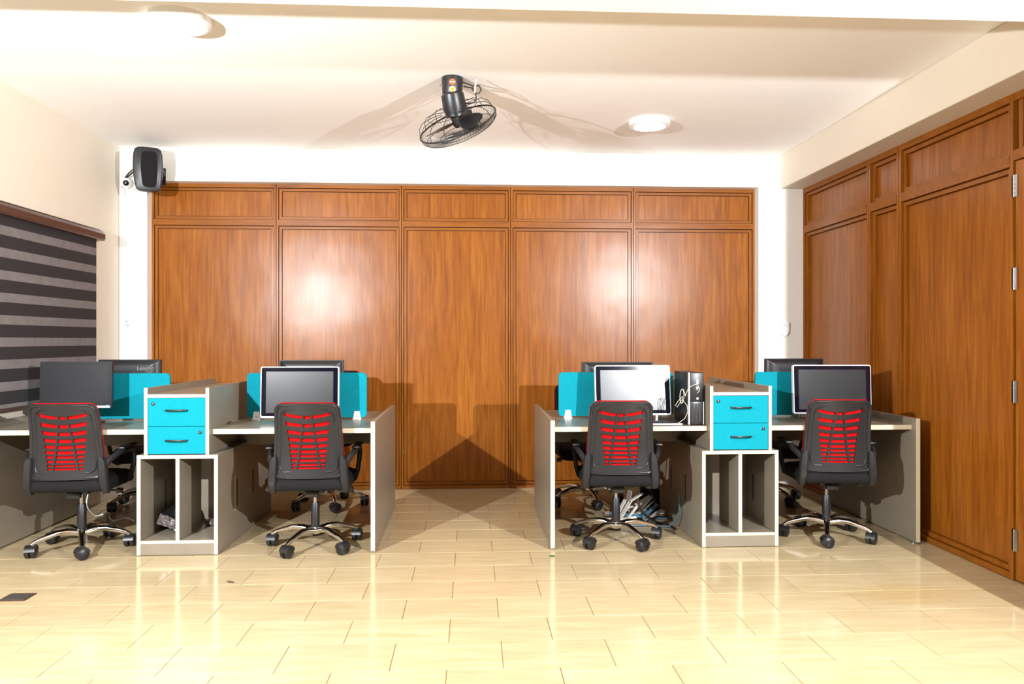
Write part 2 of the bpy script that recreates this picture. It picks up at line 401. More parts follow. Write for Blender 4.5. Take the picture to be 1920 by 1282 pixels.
def desk(label, x0, x1, wall_side):
    """double desk bay from x0 to x1, seats front and back; wall_side: -1 panel at left end, +1 panel at right end"""
    org = ((x0 + x1) / 2, YM, 0)
    t = thing('double_desk', label, 'desk', org, 0, 'back to back office desks')
    xs0, xs1 = x0 + .001, x1 - .001
    if wall_side < 0: xs0 = x0 + BT
    else: xs1 = x1 - BT
    board('tabletop', t, org, xs0, xs1, YD0 + .05, YM - .001, ZT - TH, ZT)
    board('tabletop', t, org, xs0, xs1, YM + .001, YD1 - .03, ZT - TH, ZT, None)
    px0, px1 = (x0, x0 + BT) if wall_side < 0 else (x1 - BT, x1)
    sp = board('side_panel', t, org, px0, px1, YD0, YD1, .012, .80)
    for yy in (YD0 + .05, YD1 - .05):
        MB().lathe([(.016, 0), (.016, .004), (.008, .006), (.008, .012)], Matrix.Translation(((px0 + px1) / 2 - org[0], yy - org[1], 0)), 12).build('glide_foot', M['steel'], t, True)
    board('modesty_rail', t, org, xs0, xs1, YM - .009, YM + .009, .585, ZT - TH, None)
    return t
desk('greige desk bay against the left wall under the striped blind', XL + .012, -1.971, -1)
desk('greige desk bay with end panel left of the central aisle', -1.584, -.592, 1)
desk('greige desk bay with end panel right of the central aisle', .486, 1.486, -1)
desk('greige desk bay beside the brown door wall on the right', 1.884, 2.845, 1)

def cable_slot(t, org, x, yy, sgn):
    prof = []
    for k in range(13): a = PI * k / 12; prof.append((.012 * math.cos(a), .395 + .012 * math.sin(a) - .012))
    for k in range(13): a = PI + PI * k / 12; prof.append((.012 * math.cos(a), .215 + .012 * math.sin(a) + .012))
    MB().prism(prof, -.0005, .0012, lambda a, b_, d: (x + sgn * d - org[0], yy + a - org[1], b_)).build('cable_slot', M['glue'], t)

def lower_cabinet(label, x0, x1):
    org = ((x0 + x1) / 2, YM, 0)
    t = thing('open_cabinet', label, 'cabinet', org, 0, 'open two compartment cabinets')
    H = .606; s = .022
    for xa in (x0, x1 - s): board('side', t, org, xa, xa + s, YD0, YD1, .004, H - .022)
    board('top', t, org, x0, x1, YD0, YD1, H - .022, H)
    board('bottom', t, org, x0 + s, x1 - s, YD0 + .004, YD1, .072, .09)
    board('plinth', t, org, x0 + s, x1 - s, YD0 + .002, YD0 + .02, .004, .072, None)
    xm = (x0 + x1) / 2
    board('divider', t, org, xm - s / 2, xm + s / 2, YD0 + .002, YD0 + .37, .09, H - .022)
    board('back_panel', t, org, x0 + s, x1 - s, 5.10, 5.112, .09, H - .022, None)
    for yy in (4.97, 5.33):
        cable_slot(t, org, x0, yy, -1); cable_slot(t, org, x1, yy, 1)
        cable_slot(t, org, x0 + s, yy, 1); cable_slot(t, org, x1 - s, yy, -1)
    for xx in (x0 + s + .012, x1 - s - .012):
        MB().lathe([(.014, 0), (.014, .004)], Matrix.Translation((xx - org[0], YD0 + .35 - org[1], 0)), 10).build('glide_foot', M['steel'], t)
    return t
def upper_cabinet(label, x0, x1):
    org = ((x0 + x1) / 2, YM, .607)
    t = thing('drawer_cabinet', label, 'cabinet', org, 0, 'two drawer cabinets on open cabinets')
    s = .020; zb, zt = .607, 1.010
    for xa in (x0, x1 - s):
        board('side', t, org, xa, xa + s, YD0, YD1, zb, zt)
    board('top', t, org, x0 + s, x1 - s, YD0, YD1, .952, .972)
    board('bottom', t, org, x0 + s, x1 - s, YD0 + .02, YD1, zb + .001, zb + .016, None)
    board('centre_panel', t, org, x0 + s, x1 - s, YM - .009, YM + .009, zb + .016, .952, None)
    zc = [(zb + .005, .776), (.779, .9495)]
    for k, (za, zz) in enumerate(zc):
        d = MB().rbox(x0 + s + .002 - org[0], x1 - s - .002 - org[0], YD0 + .004 - org[1], YD0 + .022 - org[1], za - org[2], zz - org[2], .0015, 2).build('drawer', M['teal'], t)
        cxx = (x0 + x1) / 2 - org[0]; zm = (za + zz) / 2 - org[2] + (.012 if k else .0)
        y = YD0 + .004 - org[1]
        MB().tube([(cxx - .062, y + .004, zm), (cxx - .060, y - .016, zm), (cxx - .05, y - .022, zm), (cxx, y - .024, zm), (cxx + .05, y - .022, zm), (cxx + .060, y - .016, zm), (cxx + .062, y + .004, zm)], .0052, 8).build('handle', M['black'], d, True)
        lx = (x1 - s - .033 if k == 0 else x0 + s + .033) - org[0]; lz = zz - .034 - org[2]
        R = Matrix.Translation((lx, y, lz)) @ Matrix.Rotation(PI / 2, 4, 'X')
        MB().lathe([(.0105, -.001), (.0105, .003), (.008, .005)], R, 16).build('lock', M['black'], d, True)
        MB().lathe([(.0035, .004), (.0035, .0062)], R, 10).build('keyhole', M['steel'], d)
    # the same drawers face the seats behind
    for k, (za, zz) in enumerate(zc):
        MB().rbox(x0 + s + .002 - org[0], x1 - s - .002 - org[0], YD1 - .022 - org[1], YD1 - .004 - org[1], za - org[2], zz - org[2], .0015, 1).build('drawer', M['teal'], t)
    return t
LX0, LX1, UX0, UX1 = -2.012, -1.534, -1.969, -1.586
RX0, RX1, RU0, RU1 = 1.438, 1.925, 1.488, 1.882
lower_cabinet('open greige cabinet holding a dark plastic wrapped parcel, left of the aisle', LX0, LX1)
lower_cabinet('open greige cabinet with a cable coil inside, next to the computer tower desk', RX0, RX1)
upper_cabinet('teal two drawer cabinet between the two left desk bays', UX0, UX1)
upper_cabinet('teal two drawer cabinet right of the black computer tower', RU0, RU1)
MB().box(LX1, LX1 + .0012, 4.925, 4.932, .19, .42).build('edge_tape', M['yellow'], [o for o in bpy.data.objects if o.name == 'open_cabinet'][0])
_t = bpy.data.objects['edge_tape']; _t.location = -_t.parent.location

def desk_screen(label, x0, x1):
    t = thing('desk_screen', label, 'desk divider', ((x0 + x1) / 2, YM, ZT), 0, 'teal felt desk screens')
    hw = (x1 - x0) / 2; h0, h1 = .012, .318; r = .028
    poly = []
    for (cx, cz, a0) in ((hw - r, h1 - r, 0), (-hw + r, h1 - r, 90), (-hw + r, h0 + r, 180), (hw - r, h0 + r, 270)):
        for k in range(7):
            a = math.radians(a0 + 15 * k); poly.append((cx + r * math.cos(a), cz + r * math.sin(a)))
    MB().prism(poly, -.011, .011, lambda a, b_, d: (a, d, b_)).build('felt_panel', M['teal'], t, True, 30)
    for sx in (-1, 1):
        cx = sx * (hw - .065)
        b = MB()
        for ys in (-1, 1):
            b.prism([(-.026, 0), (.026, 0), (.018, .055), (-.018, .055)], .011, .017, lambda a, b_, d: (cx + a, ys * d, b_))
        b.box(cx - .028, cx + .028, -.032, .032, 0, .004)
        c = b.build('clamp', M['white'], t)
        MB().lathe([(.004, 0), (.004, .003)], Matrix.Translation((cx, -.017, .022)) @ Matrix.Rotation(PI / 2, 4, 'X'), 10).build('screw', M['steel'], c)
desk_screen('teal felt screen behind the leftmost black monitor', -2.86, -2.05)
desk_screen('teal felt screen behind the silver monitor left of the aisle', -1.535, -.725)
desk_screen('teal felt screen behind the bright reflecting monitor', .605, 1.415)
desk_screen('teal felt screen behind the rightmost monitor', 2.005, 2.795)

# ------------------------------------------------------------------ monitors
def monitor(name, label, loc, rz, wd, ht, zbot, style, tilt=0.0, grp=None, stand='foot'):
    """screen faces -Y of its own frame; loc on the desk; zbot = height of the lower edge over the desk"""
    t = thing(name, label, 'monitor', loc, rz, grp)
    Tm = Matrix.Translation((0, 0, zbot)) @ Matrix.Rotation(tilt, 4, 'X')
    r = .014 if style == 'silver' else .006
    def rr(hw, z0, z1, r, n=5):
        p = []
        for (cx, cz, a0) in ((hw - r, z1 - r, 0), (-hw + r, z1 - r, 90), (-hw + r, z0 + r, 180), (hw - r, z0 + r, 270)):
            for k in range(n): a = math.radians(a0 + 90 / (n - 1) * k); p.append((cx + r * math.cos(a), cz + r * math.sin(a)))
        return p
    hw = wd / 2
    fn = lambda a, b_, d: Tm @ Vector((a, d, b_))
    shell = 'silver' if style == 'silver' else 'black'
    MB().prism(rr(hw, 0, ht, r), -.008, .022, fn).build('housing', M[shell], t, True, 30)
    # bulged back
    bk = MB()
    rings = []
    for (s, d) in ((.96, .022), (.90, .036), (.72, .046), (.5, .05)):
        rings.append([fn(a * s, ht / 2 + (b_ - ht / 2) * s, d) for a, b_ in rr(hw, 0, ht, r)])
    bk.ring_sweep(rings); bko = bk.build('back_cover', M['black'], t, True, 50)
    if style == 'silver':
        MB().prism(rr(hw - .006, .012, ht - .006, .010), -.0095, -.007, fn).build('bezel', M['bezel'], t)
        MB().prism(rr(hw - .036, .034, ht - .032, .002), -.0105, -.008, fn).build('display', M['screen'], t)
        MB().prism(rr(hw - .003, .001, .011, .004), -.0105, -.007, fn).build('chin', M['silver'], t)
    else:
        MB().prism(rr(hw - .004, .004, ht - .004, .003), -.0095, -.007, fn).build('bezel', M['frame'], t)
        MB().prism(rr(hw - .020, .030, ht - .020, .001), -.0105, -.008, fn).build('display', M['screenmatt'], t)
    if stand == 'foot':
        nk = MB().rbox(-.035, .035, .045, .063, .008, zbot + ht * .55, .006, 2); nk.build('stand_neck', M['black'], t, True)
        MB().rbox(-.12, .12, -.06, .14, 0, .010, .004, 2).build('stand_base', M['black'], t, True)
    else:           # easel stand: two clear front feet and a rear prop
        for sx in (-1, 1):
            MB().rbox(sx * (hw - .10) - .007, sx * (hw - .10) + .007, -.012, .012, 0, zbot + .012, .003, 1).build('front_foot', M['silver'], t)
        MB().tube([(-.16, .045, zbot + .2), (-.17, .14, .006), (.17, .14, .006), (.16, .045, zbot + .2)], .007, 8).build('rear_prop', M['silver'], t, True)
    return t, bko, Tm
MG, RG = 'front row monitors', 'rear row monitors seen from behind'
t1, _, T1 = monitor('monitor', 'black matt monitor in front of the striped blind', (-2.545, 4.95, ZT), .02, .445, .30, .105, 'black', -.03, MG)
MB().box(.19, .205, -.0125, -.0105, .012, .020).build('power_light', mat('blue_power_light', srgb(120, 190, 255), .4), t1); bpy.data.objects['power_light'].matrix_local = T1
MB().rbox(-.215, .215, -.0115, -.008, .002, .016, .001, 1).build('chin', M['silver'], t1).matrix_local = T1
monitor('monitor', 'silver framed monitor with smudged dark screen left of the aisle', (-1.125, 4.95, ZT), 0, .505, .335, .035, 'silver', -.05, MG, 'easel')
monitor('monitor', 'silver framed monitor with bright white reflection beside the computer tower', (1.080, 4.95, ZT), .02, .512, .335, .04, 'silver', -.132, MG, 'easel')
monitor('monitor', 'silver framed dark monitor on the rightmost desk', (2.445, 4.95, ZT), -.05, .53, .335, .04, 'silver', -.05, MG, 'easel')
t5, bk5, T5 = monitor('monitor', 'black monitor back with raised lettering in front of the white corner', (-2.43, 5.47, ZT), PI, .43, .30, .105, 'black', -.03, RG)
monitor('monitor', 'black monitor back showing above the silver monitor left of the aisle', (-1.15, 5.45, ZT), PI, .455, .30, .10, 'black', -.03, RG)
monitor('monitor', 'black monitor back showing beside the bright reflecting monitor', (1.075, 5.50, ZT), PI, .53, .32, .062, 'black', -.03, RG)
monitor('monitor', 'black monitor back in front of the white pier on the right', (2.42, 5.52, ZT), PI + .04, .45, .30, .105, 'black', -.03, RG)
# lettering and vent on the back of the far left monitor (its back faces +Y of its own frame)
Rt = T5 @ Matrix.Translation((-.125, .0510, .240)) @ Matrix.Rotation(PI, 4, 'Z') @ Matrix.Rotation(PI / 2, 4, 'X')
text_mesh('lettering', 'Lenovo', .040, mat('grey_lettering', srgb(120, 120, 122), .4), bk5, Rt, .003)
MB().box(-.09, .06, .044, .0475, .222, .236).build('vent', M['glue'], bk5).matrix_local = T5

# ------------------------------------------------------------------ office chairs
def make_chair():
    t = thing('office_chair', '', 'chair', (0, 0, 0), 0, 'red and black office chairs')
    # five-star base
    b = MB().lathe([(.030, .085), (.038, .095), (.038, .118), (.028, .130)], None, 20)
    b.build('base_hub', M['chrome'], t, True)
    legpts = [(.025, .106), (.08, .121), (.14, .122), (.195, .108), (.246, .094), (.278, .076)]
    rr = [.021, .0195, .0175, .0155, .0135, .012]
    leg0 = MB().tube([(r, 0, z) for r, z in legpts], rr, 10, sx=1.15, up=(0, 0, 1)).mesh('base_leg', True, 60); leg0.materials.append(M['chrome'])
    cb = MB()
    for s in (-1, 1):
        cb.tube([(0, s * .004, .036), (0, s * .007, .036), (0, s * .024, .036), (0, s * .031, .036)], [.033, .036, .036, .027], 20)
    cb.lathe([(.010, .04), (.010, .084)], None, 10)
    hood = []
    for k in range(9):
        a = PI * (.05 + .9 * k / 8); hood.append((.040 * math.cos(a), .038 + .040 * math.sin(a)))
    hood += [(.0, .038)]
    cb.prism(hood, -.029, .029, lambda a, b_, d: (a, d, b_))
    cas0 = cb.mesh('caster', True, 40); cas0.materials.append(M['black'])
    for k in range(5):
        a = -PI / 2 + 2 * PI * k / 5
        l = obj('base_leg', leg0, None, t); l.rotation_euler = (0, 0, a)
        c = obj('caster', cas0, None, l); c.location = (.276, 0, 0); c.rotation_euler = (0, 0, random.uniform(0, 6.28))
    MB().lathe([(.026, .112), (.027, .13), (.0255, .275), (.022, .282)], None, 20).build('column_sleeve', M['black'], t, True)
    MB().lathe([(.0135, .28), (.0135, .365)], None, 14).build('gas_rod', M['steel'], t, True)
    b = MB().rbox(-.075, .075, -.10, .10, .352, .392, .01, 2); b.rbox(-.04, .04, -.13, -.09, .335, .375, .008, 2)
    mech = b.build('tilt_mechanism', M['black'], t, True)
    b = MB().tube([(.06, .02, .365), (.16, .02, .358), (.20, .02, .352)], .006, 8); b.rbox(.195, .235, .006, .034, .335, .368, .006, 2)
    b.build('lever', M['black'], mech, True)
    # seat pad
    sb = MB()
    def ro(hw, hd, r, n=6):
        p = []
        for (cx, cy, a0) in ((hw - r, hd - r, 0), (-hw + r, hd - r, 90), (-hw + r, -hd + r, 180), (hw - r, -hd + r, 270)):
            for k in range(n): a = math.radians(a0 + 90 / (n - 1) * k); p.append((cx + r * math.cos(a), cy + r * math.sin(a)))
        return p
    rings = []
    for z, ins in ((.388, .03), (.395, .008), (.415, 0), (.445, 0), (.465, .012), (.474, .035), (.478, .08)):
        rings.append([Vector((x, y + .01, z - .02 * max(0, (y - .12)) / .1)) for x, y in ro(.238 - ins, .232 - ins, .06)])
    sb.ring_sweep(rings); sb.build('seat', M['softblack'], t, True, 50)
    # backrest shell with slots
    ZB, ZTP = .468, .925
    def yc(x, z):                       # rear surface of the shell
        q = (z - ZB) / (ZTP - ZB)
        return -.236 - .055 * q + .045 * math.sin(PI * q) * .6 + .55 * x * x
    def W(z):
        q = (z - ZB) / (ZTP - ZB); wv = .214 - .025 * q
        r = .045
        if z > ZTP - r: k = (z - (ZTP - r)) / r; wv -= r * (1 - math.sqrt(max(0, 1 - k * k)))
        if z < ZB + .03: k = (ZB + .03 - z) / .03; wv -= .03 * (1 - math.sqrt(max(0, 1 - k * k)))
        return wv
    slots = [(.533, .013), (.553, .013), (.578, .016), (.605, .016), (.632, .020), (.665, .020), (.702, .022), (.745, .022), (.793, .022), (.845, .019)]
    zl = [ZB, ZB + .006, ZB + .015, ZB + .03, .505]
    hole_rows = set()
    for zc, h in slots:
        hole_rows.add(len(zl)); zl += [zc - h / 2, zc + h / 2]
    zl = zl[:5] + zl[5:]
    zl += [.872, ZTP - .045, ZTP - .03, ZTP - .018, ZTP - .009, ZTP - .003, ZTP - .0005]
    def cols(z):
        q = min(1, max(0, (z - .53) / .32))
        so = .098 + .036 * q; r1 = .066 - .048 * q ** .8; r2 = r1 + .011
        w_ = W(z); so = min(so, w_ - .03) if w_ > .06 else w_ * .6
        r2 = min(r2, so - .01); r1 = min(r1, r2 - .008)
        half = [0, r1 * .5, r1, r2, r2 + (so - r2) * .33, r2 + (so - r2) * .67, so, so + (w_ - so) * .35, so + (w_ - so) * .7, w_]
        return [-h for h in half[:0:-1]] + half
    def zw(x, z):                        # slots droop in the middle
        q = min(1, max(0, (z - .53) / .32)); fade = 1 if .5 < z < .87 else 0
        return z + fade * (1.15 * q * (x * x) - .006 * q)
    nC = len(cols(.6)); th = .012
    b = MB(); grid = []
    for side in (0, 1):
        for z in zl:
            for x in cols(z):
                zz = zw(x, z); b.v.append((x, yc(x, zz) + side * th, zz))
    nR = len(zl); off = nR * nC
    def hole(i, j):
        return i in hole_rows and (j in (3, 4, 5) or j in (7, 8, 9, 10) or j in (12, 13, 14))
    # columns: -w..-so (0,1,2), -so..-r2 (3,4,5), rib 6, centre (7..10), rib 11, (12..14), (15..17)
    for i in range(nR - 1):
        for j in range(nC - 1):
            if hole(i, j): continue
            a0, a1, a2, a3 = i * nC + j, i * nC + j + 1, (i + 1) * nC + j + 1, (i + 1) * nC + j
            b.f.append((a0, a1, a2, a3)); b.f.append((off + a3, off + a2, off + a1, off + a0))
            for (di, dj, e0, e1) in ((-1, 0, a0, a1), (1, 0, a2, a3), (0, -1, a3, a0), (0, 1, a1, a2)):
                ii, jj = i + di, j + dj
                if ii < 0 or jj < 0 or ii >= nR - 1 or jj >= nC - 1 or hole(ii, jj):
                    b.f.append((e1, e0, off + e0, off + e1))
    # raised outer rim and inner bead
    def loop(ins):
        p = []
        zs = [ZB + ins + (ZTP - ZB - 2 * ins) * (1 - math.cos(PI * k / 22)) / 2 for k in range(23)]
        def wi(z):
            q0 = (z - (ZB + ins)) ; top = ZTP - ins; w_ = .214 - .025 * (z - ZB) / (ZTP - ZB) - ins; r = .042
            if z > top - r: k = (z - top + r) / r; w_ -= r * (1 - math.sqrt(max(0, 1 - k * k)))
            if z < ZB + ins + r: k = (ZB + ins + r - z) / r; w_ -= r * (1 - math.sqrt(max(0, 1 - k * k)))
            return w_
        for z in zs: p.append((wi(z), z))
        for z in zs[::-1]: p.append((-wi(z), z))
        return [(x, yc(x, z), z) for x, z in p]
    b.tube(loop(.010), .0085, 8, closed=True)
    fr = b.build('back_shell', M['frame'], t, True, 45)
    MB().tube(loop(.040), .005, 6, closed=True).build('inner_bead', M['frame'], fr, True, 60)
    # red mesh cushion in front of the shell
    b = MB(); zs = [ZB - .002 + (ZTP + .003 - ZB + .002) * k / 26 for k in range(27)]
    for layer in (0, 1):
     b = MB()
     R = []
     for side in (0, 1):
         g = []
         for z in zs:
             zz = min(max(z, ZB), ZTP - .0006); w_ = W(zz) + ((.0025, .001) if layer == 0 else (.0, -.006))[side]
             g.append([Vector((x, yc(x, zz) + ((.0135, .021) if layer == 0 else (.0212, .042))[side], z)) for x in [w_ * (k / 6 - 1) for k in range(13)]])
         R.append(g)
     n = 13; vs = [p for g in R for r in g for p in r]; o2 = 27 * n; fs = []
     for i in range(26):
         for j in range(12):
             a0 = i * n + j; fs.append((a0, a0 + 1, a0 + n + 1, a0 + n)); fs.append((o2 + a0 + n, o2 + a0 + n + 1, o2 + a0 + 1, o2 + a0))
         fs.append((i * n, (i + 1) * n, o2 + (i + 1) * n, o2 + i * n)); fs.append((i * n + 12, o2 + i * n + 12, o2 + (i + 1) * n + 12, (i + 1) * n + 12))
     for j in range(12):
         fs.append((j, o2 + j, o2 + j + 1, j + 1)); fs.append((26 * n + j, 26 * n + j + 1, o2 + 26 * n + j + 1, o2 + 26 * n + j))
     b.add(vs, fs); b.build('red_mesh_layer' if layer == 0 else 'front_cushion', M['red' if layer == 0 else 'softblack'], t, True, 50)
    # arms: rear bracket plus looped armrest
    for s in (-1, 1):
        b = MB()
        pts = [(s * .198, -.236, .602), (s * .204, -.238, .575), (s * .208, -.240, .52), (s * .212, -.240, .46), (s * .216, -.225, .41), (s * .214, -.205, .378)]
        wid = [.010, .022, .024, .025, .023, .018]
        rings = []
        for (x, y, z), hw in zip(pts, wid):
            rings.append([Vector((x + a * hw, y + c + .018, z)) for a, c in ((-1, -.008), (-.7, -.016), (.7, -.016), (1, -.006), (1, .02), (-1, .02))])
        b.ring_sweep(rings)
        b.tube([(s * .212, -.215, .545), (s * .236, -.175, .582), (s * .254, -.10, .608), (s * .262, 0, .620), (s * .262, .10, .615), (s * .258, .155, .58), (s * .252, .165, .52), (s * .244, .14, .45), (s * .228, .10, .40)],
               [.017, .017, .016, .016, .016, .016, .015, .015, .015], 10, sx=1.15, up=(s, 0, .2))
        ar = b.build('arm', M['frame'], t, True, 45)
        b = MB()
        for z, xx in ((.572, .200), (.508, .208)):
            b.lathe([(.0055, 0), (.0055, .003)], Matrix.Translation((s * xx, -.238 + .0035, z)) @ Matrix.Rotation(PI / 2, 4, 'X'), 10)
        b.build('screw', M['glue'], ar)
        MB().rbox(s * .262 - .024, s * .262 + .024, -.10, .13, .626, .642, .008, 2).build('arm_pad', M['black'], ar, True)
    return t
ch0 = make_chair(); KM = kidmap_of()
chairs = [
    ('red and black office chair facing the leftmost desk', (-2.428, 4.79, 0), .08, .47, 0),
    ('red and black office chair just left of the aisle', (-.985, 4.76, 0), .02, PI + .2, 0),
    ('red and black office chair in front of the bright reflecting monitor', (.93, 4.79, 0), -.06, PI - .19, 0),
    ('red and black office chair facing the rightmost monitor', (2.335, 4.81, 0), -.14, -.43, 0),
    ('office chair behind the leftmost desk, mostly hidden by its front chair', (-2.52, 5.98, 0), PI + .25, .5, 0),
    ('raised office chair behind the desk left of the aisle', (-1.12, 5.93, 0), PI - .1, .35, .12),
    ('office chair behind the desk with the computer tower', (.90, 5.93, 0), PI + .12, .2, 0),
    ('office chair behind the rightmost desk, by the white pier', (2.36, 5.93, 0), PI - .1, .4, 0),
]
for i, (lb, loc, rz, ba, lift) in enumerate(chairs):
    c = ch0 if i == 0 else copy_tree(ch0, KM)
    c.location = loc; c.rotation_euler = (0, 0, rz); c['label'] = lb
    base = -PI / 2 + ba - rz
    ls = [k for k in (KM[ch0.name] if i == 0 else kids(c)) if k.name.startswith('base_leg')]
    for k, l in enumerate(ls): l.rotation_euler = (0, 0, base + 2 * PI * k / 5)
    if lift:
        for k in kids(c):
            if not k.name.startswith(('base_', 'column_')): k.location.z += lift

# ------------------------------------------------------------------ computer tower, keyboard
px0, px1, py0, py1 = 1.380, 1.478, 4.69, 5.03
t = thing('computer_tower', 'black computer tower with silver stripe and coiled cable on the right desk', 'computer', ((px0 + px1) / 2, py0, ZT))
hw = (px1 - px0) / 2; D = py1 - py0; H = .335
MB().rbox(-hw, hw, .012, D, .004, H, .003, 2).build('case', M['black'], t, True)
MB().rbox(-hw - .001, -hw + .006, -.004, .02, .004, H + .002, .002, 1).build('silver_stripe', M['silver'], t)
b = MB().rbox(-hw + .007, hw - .001, .0, .014, .155, H, .004, 2); fp = b.build('front_panel', M['black'], t, True)
b = MB().rbox(-hw + .007, hw - .006, .001, .014, .006, .152, .003, 2)
lp = b.build('lower_grille', M['frame'], t, True)
for k in range(3): MB().box(-hw + .018 + k * .022, -hw + .034 + k * .022, -.001, .002, .02, .14).build('grille_slat', M['black'], lp)
MB().rbox(hw - .006, hw, -.002, .014, .006, .15, .001, 1).build('side_strip', M['silver'], t)
MB().rbox(-.004, .016, -.003, .001, .262, .292, .003, 1).build('badge', M['steel'], fp)
MB().lathe([(.012, 0), (.012, .003), (.009, .004)], Matrix.Translation((.006, .001, .235)) @ Matrix.Rotation(PI / 2, 4, 'X'), 18).build('power_button', M['steel'], fp, True)
MB().rbox(-.001, .013, -.002, .001, .165, .178, .003, 1).build('port', M['silver'], fp)
# coiled grey cable looped over the tower front and down the side
pts = []
c0 = Vector((px0 - .012, py0 + .02, ZT))
for k in range(40):
    a = k / 39 * 2 * PI * 2.0
    pts.append((c0.x - .02 + .013 * math.cos(a) - k * .0004, c0.y - .002 + .012 * math.sin(a * .5), c0.z + .185 + .045 * math.sin(a)))
pts += [(c0.x - .055, c0.y, c0.z + .15), (c0.x - .07, c0.y, c0.z + .125), (c0.x - .06, c0.y - .005, c0.z + .115), (c0.x - .03, c0.y - .012, c0.z + .165), (c0.x - .004, c0.y - .03, c0.z + .13), (c0.x + .001, c0.y - .035, c0.z + .09), (c0.x - .02, c0.y - .035, c0.z + .045), (c0.x - .06, c0.y - .02, c0.z + .012), (c0.x - .12, c0.y + .02, c0.z + .004)]
head = [(c0.x + .062, c0.y - .030, c0.z + .205), (c0.x + .078, c0.y - .032, c0.z + .225), (c0.x + .072, c0.y - .032, c0.z + .252), (c0.x + .05, c0.y - .032, c0.z + .262), (c0.x + .025, c0.y - .03, c0.z + .252), (c0.x + .005, c0.y - .028, c0.z + .235)]
tag(MB().tube(head + pts, .0016, 6).build('coiled_cable', M['greycable'], None, True), 'coiled beige cable hanging on the side of the computer tower', 'cable')
t = thing('keyboard', 'dark keyboard in front of the bright reflecting monitor', 'keyboard', (1.13, 4.755, ZT), -.03)
MB().rbox(-.21, .21, -.065, .065, .002, .016, .004, 2).build('body', M['black'], t, True)
MB().rbox(-.208, .208, -.0665, -.063, .003, .014, .001, 1).build('front_edge', M['silver'], t)
kb = MB()
for r in range(5):
    for k in range(15): kb.rbox(-.198 + k * .0264, -.198 + k * .0264 + .0225, -.052 + r * .0215, -.052 + r * .0215 + .0185, .016, .020, .0015, 1)
ko = kb.build('keys', M['black'], t); ko['kind'] = 'stuff'

# ------------------------------------------------------------------ things in and under the desks
b = MB().rbox(-.085, .085, -.14, .14, -.03, .03, .008, 2)
p = tag(b.build('wrapped_parcel', M['black'], None, True), 'dark flat device leaning in the open cabinet, wrapped in clear film', 'parcel')
p.location = (-1.885, 4.93, .165); p.rotation_euler = (.12, .40, .10)
b = MB(); bm = bmesh.new(); bmesh.ops.create_grid(bm, x_segments=16, y_segments=8, size=1)
vs = [(v.co.x * .088, -.146 + .008 * random.random(), v.co.y * .034 + .003 * random.uniform(-1, 1)) for v in bm.verts]; bm.verts.index_update()
b.add(vs, [[v.index for v in f.verts] for f in bm.faces]); bm.free()
n0 = len(b.v); b.add([(x, y + .004, z) for x, y, z in b.v[:n0]], [tuple(f[::-1]) for f in b.f])
b.build('film_wrap', M['film'], p, True, 20)
b = MB()
for k in range(3):
    b.tube([(.035 * math.cos(a) * (1 + .06 * k), .035 * math.sin(a) * (1 - .05 * k), .006 + .007 * k) for a in [2 * PI * q / 24 for q in range(24)]], .004, 6, closed=True)
o = tag(b.build('cable_coil', M['glue'], None, True), 'small black cable coil on the floor of the right open cabinet', 'cable'); o.location = (1.53, 4.90, .0885)
b = MB(); ring = []
for k, (r, z) in enumerate(((.03, 0), (.05, .012), (.045, .03), (.028, .042), (.008, .046))):
    ring.append([(r * (1 + .25 * math.sin(3 * a + k)) * math.cos(a), r * (1 + .2 * math.cos(2 * a + k)) * math.sin(a), z) for a in [2 * PI * q / 18 for q in range(18)]])
b.ring_sweep(ring); o = tag(b.build('crumpled_bag', M['film'], None, True), 'small crumpled dark bag in the right half of the left open cabinet', 'bag'); o.location = (-1.70, 4.98, .0905)

# heap of cut board strips under the desk with the tower
random.seed(21)
cA = onz(1205, 978); 
strips = [
    # px, py (centre), length, width, z, yaw, pitch, roll, mat
    (1172, 962, .17, .035, .07, 1.2, .9, .1, 'wpaper'), (1178, 938, .15, .045, .15, 1.45, 1.35, .0, 'gpaper'), (1196, 946, .18, .025, .13, .5, .55, .3, 'wpaper'),
    (1183, 950, .10, .02, .11, -.4, .3, .3, 'wpaper'), (1187, 962, .14, .02, .08, .9, .8, .2, 'wpaper'), (1196, 968, .16, .04, .06, .8, .8, .1, 'gpaper'),
    (1200, 962, .20, .025, .08, .7, .75, .5, 'bpaper'), (1207, 960, .2, .02, .085, .7, .78, .4, 'wpaper'), (1206, 940, .13, .04, .14, .5, .5, .9, 'gpaper'),
    (1193, 932, .11, .03, .16, .45, .5, .1, 'wpaper'), (1170, 972, .18, .03, .035, .15, .1, .1, 'wpaper'), (1176, 978, .2, .03, .03, .2, .15, .2, 'wpaper'),
    (1215, 972, .15, .035, .05, .6, .45, .3, 'bpaper'), (1226, 966, .16, .04, .06, .4, .4, .2, 'gpaper'), (1222, 978, .13, .03, .03, .3, .2, .2, 'wpaper'),
    (1190, 980, .36, .03, .03, -.22, -.08, .5, 'bpaper'), (1214, 986, .30, .028, .02, -.25, -.05, .3, 'bpaper'), (1130, 980, .14, .05, .012, .35, .03, .05, 'wpaper'),
    (1147, 976, .12, .04, .02, .5, .1, .1, 'gpaper'), (1230, 988, .14, .03, .02, .1, .05, .2, 'wpaper'), (1180, 992, .32, .02, .012, -.08, .0, .1, 'gpaper'),
    (1212, 950, .14, .03, .12, .75, .7, .1, 'wpaper'), (1219, 958, .15, .025, .09, .8, .7, .2, 'bpaper'), (1165, 950, .12, .03, .09, 1.0, 1.0, .2, 'wpaper'),
]
names = {'wpaper': ('white', 'white board strips in the scrap heap'), 'gpaper': ('grey', 'grey board strips in the scrap heap'), 'bpaper': ('blue', 'blue board strips in the scrap heap')}
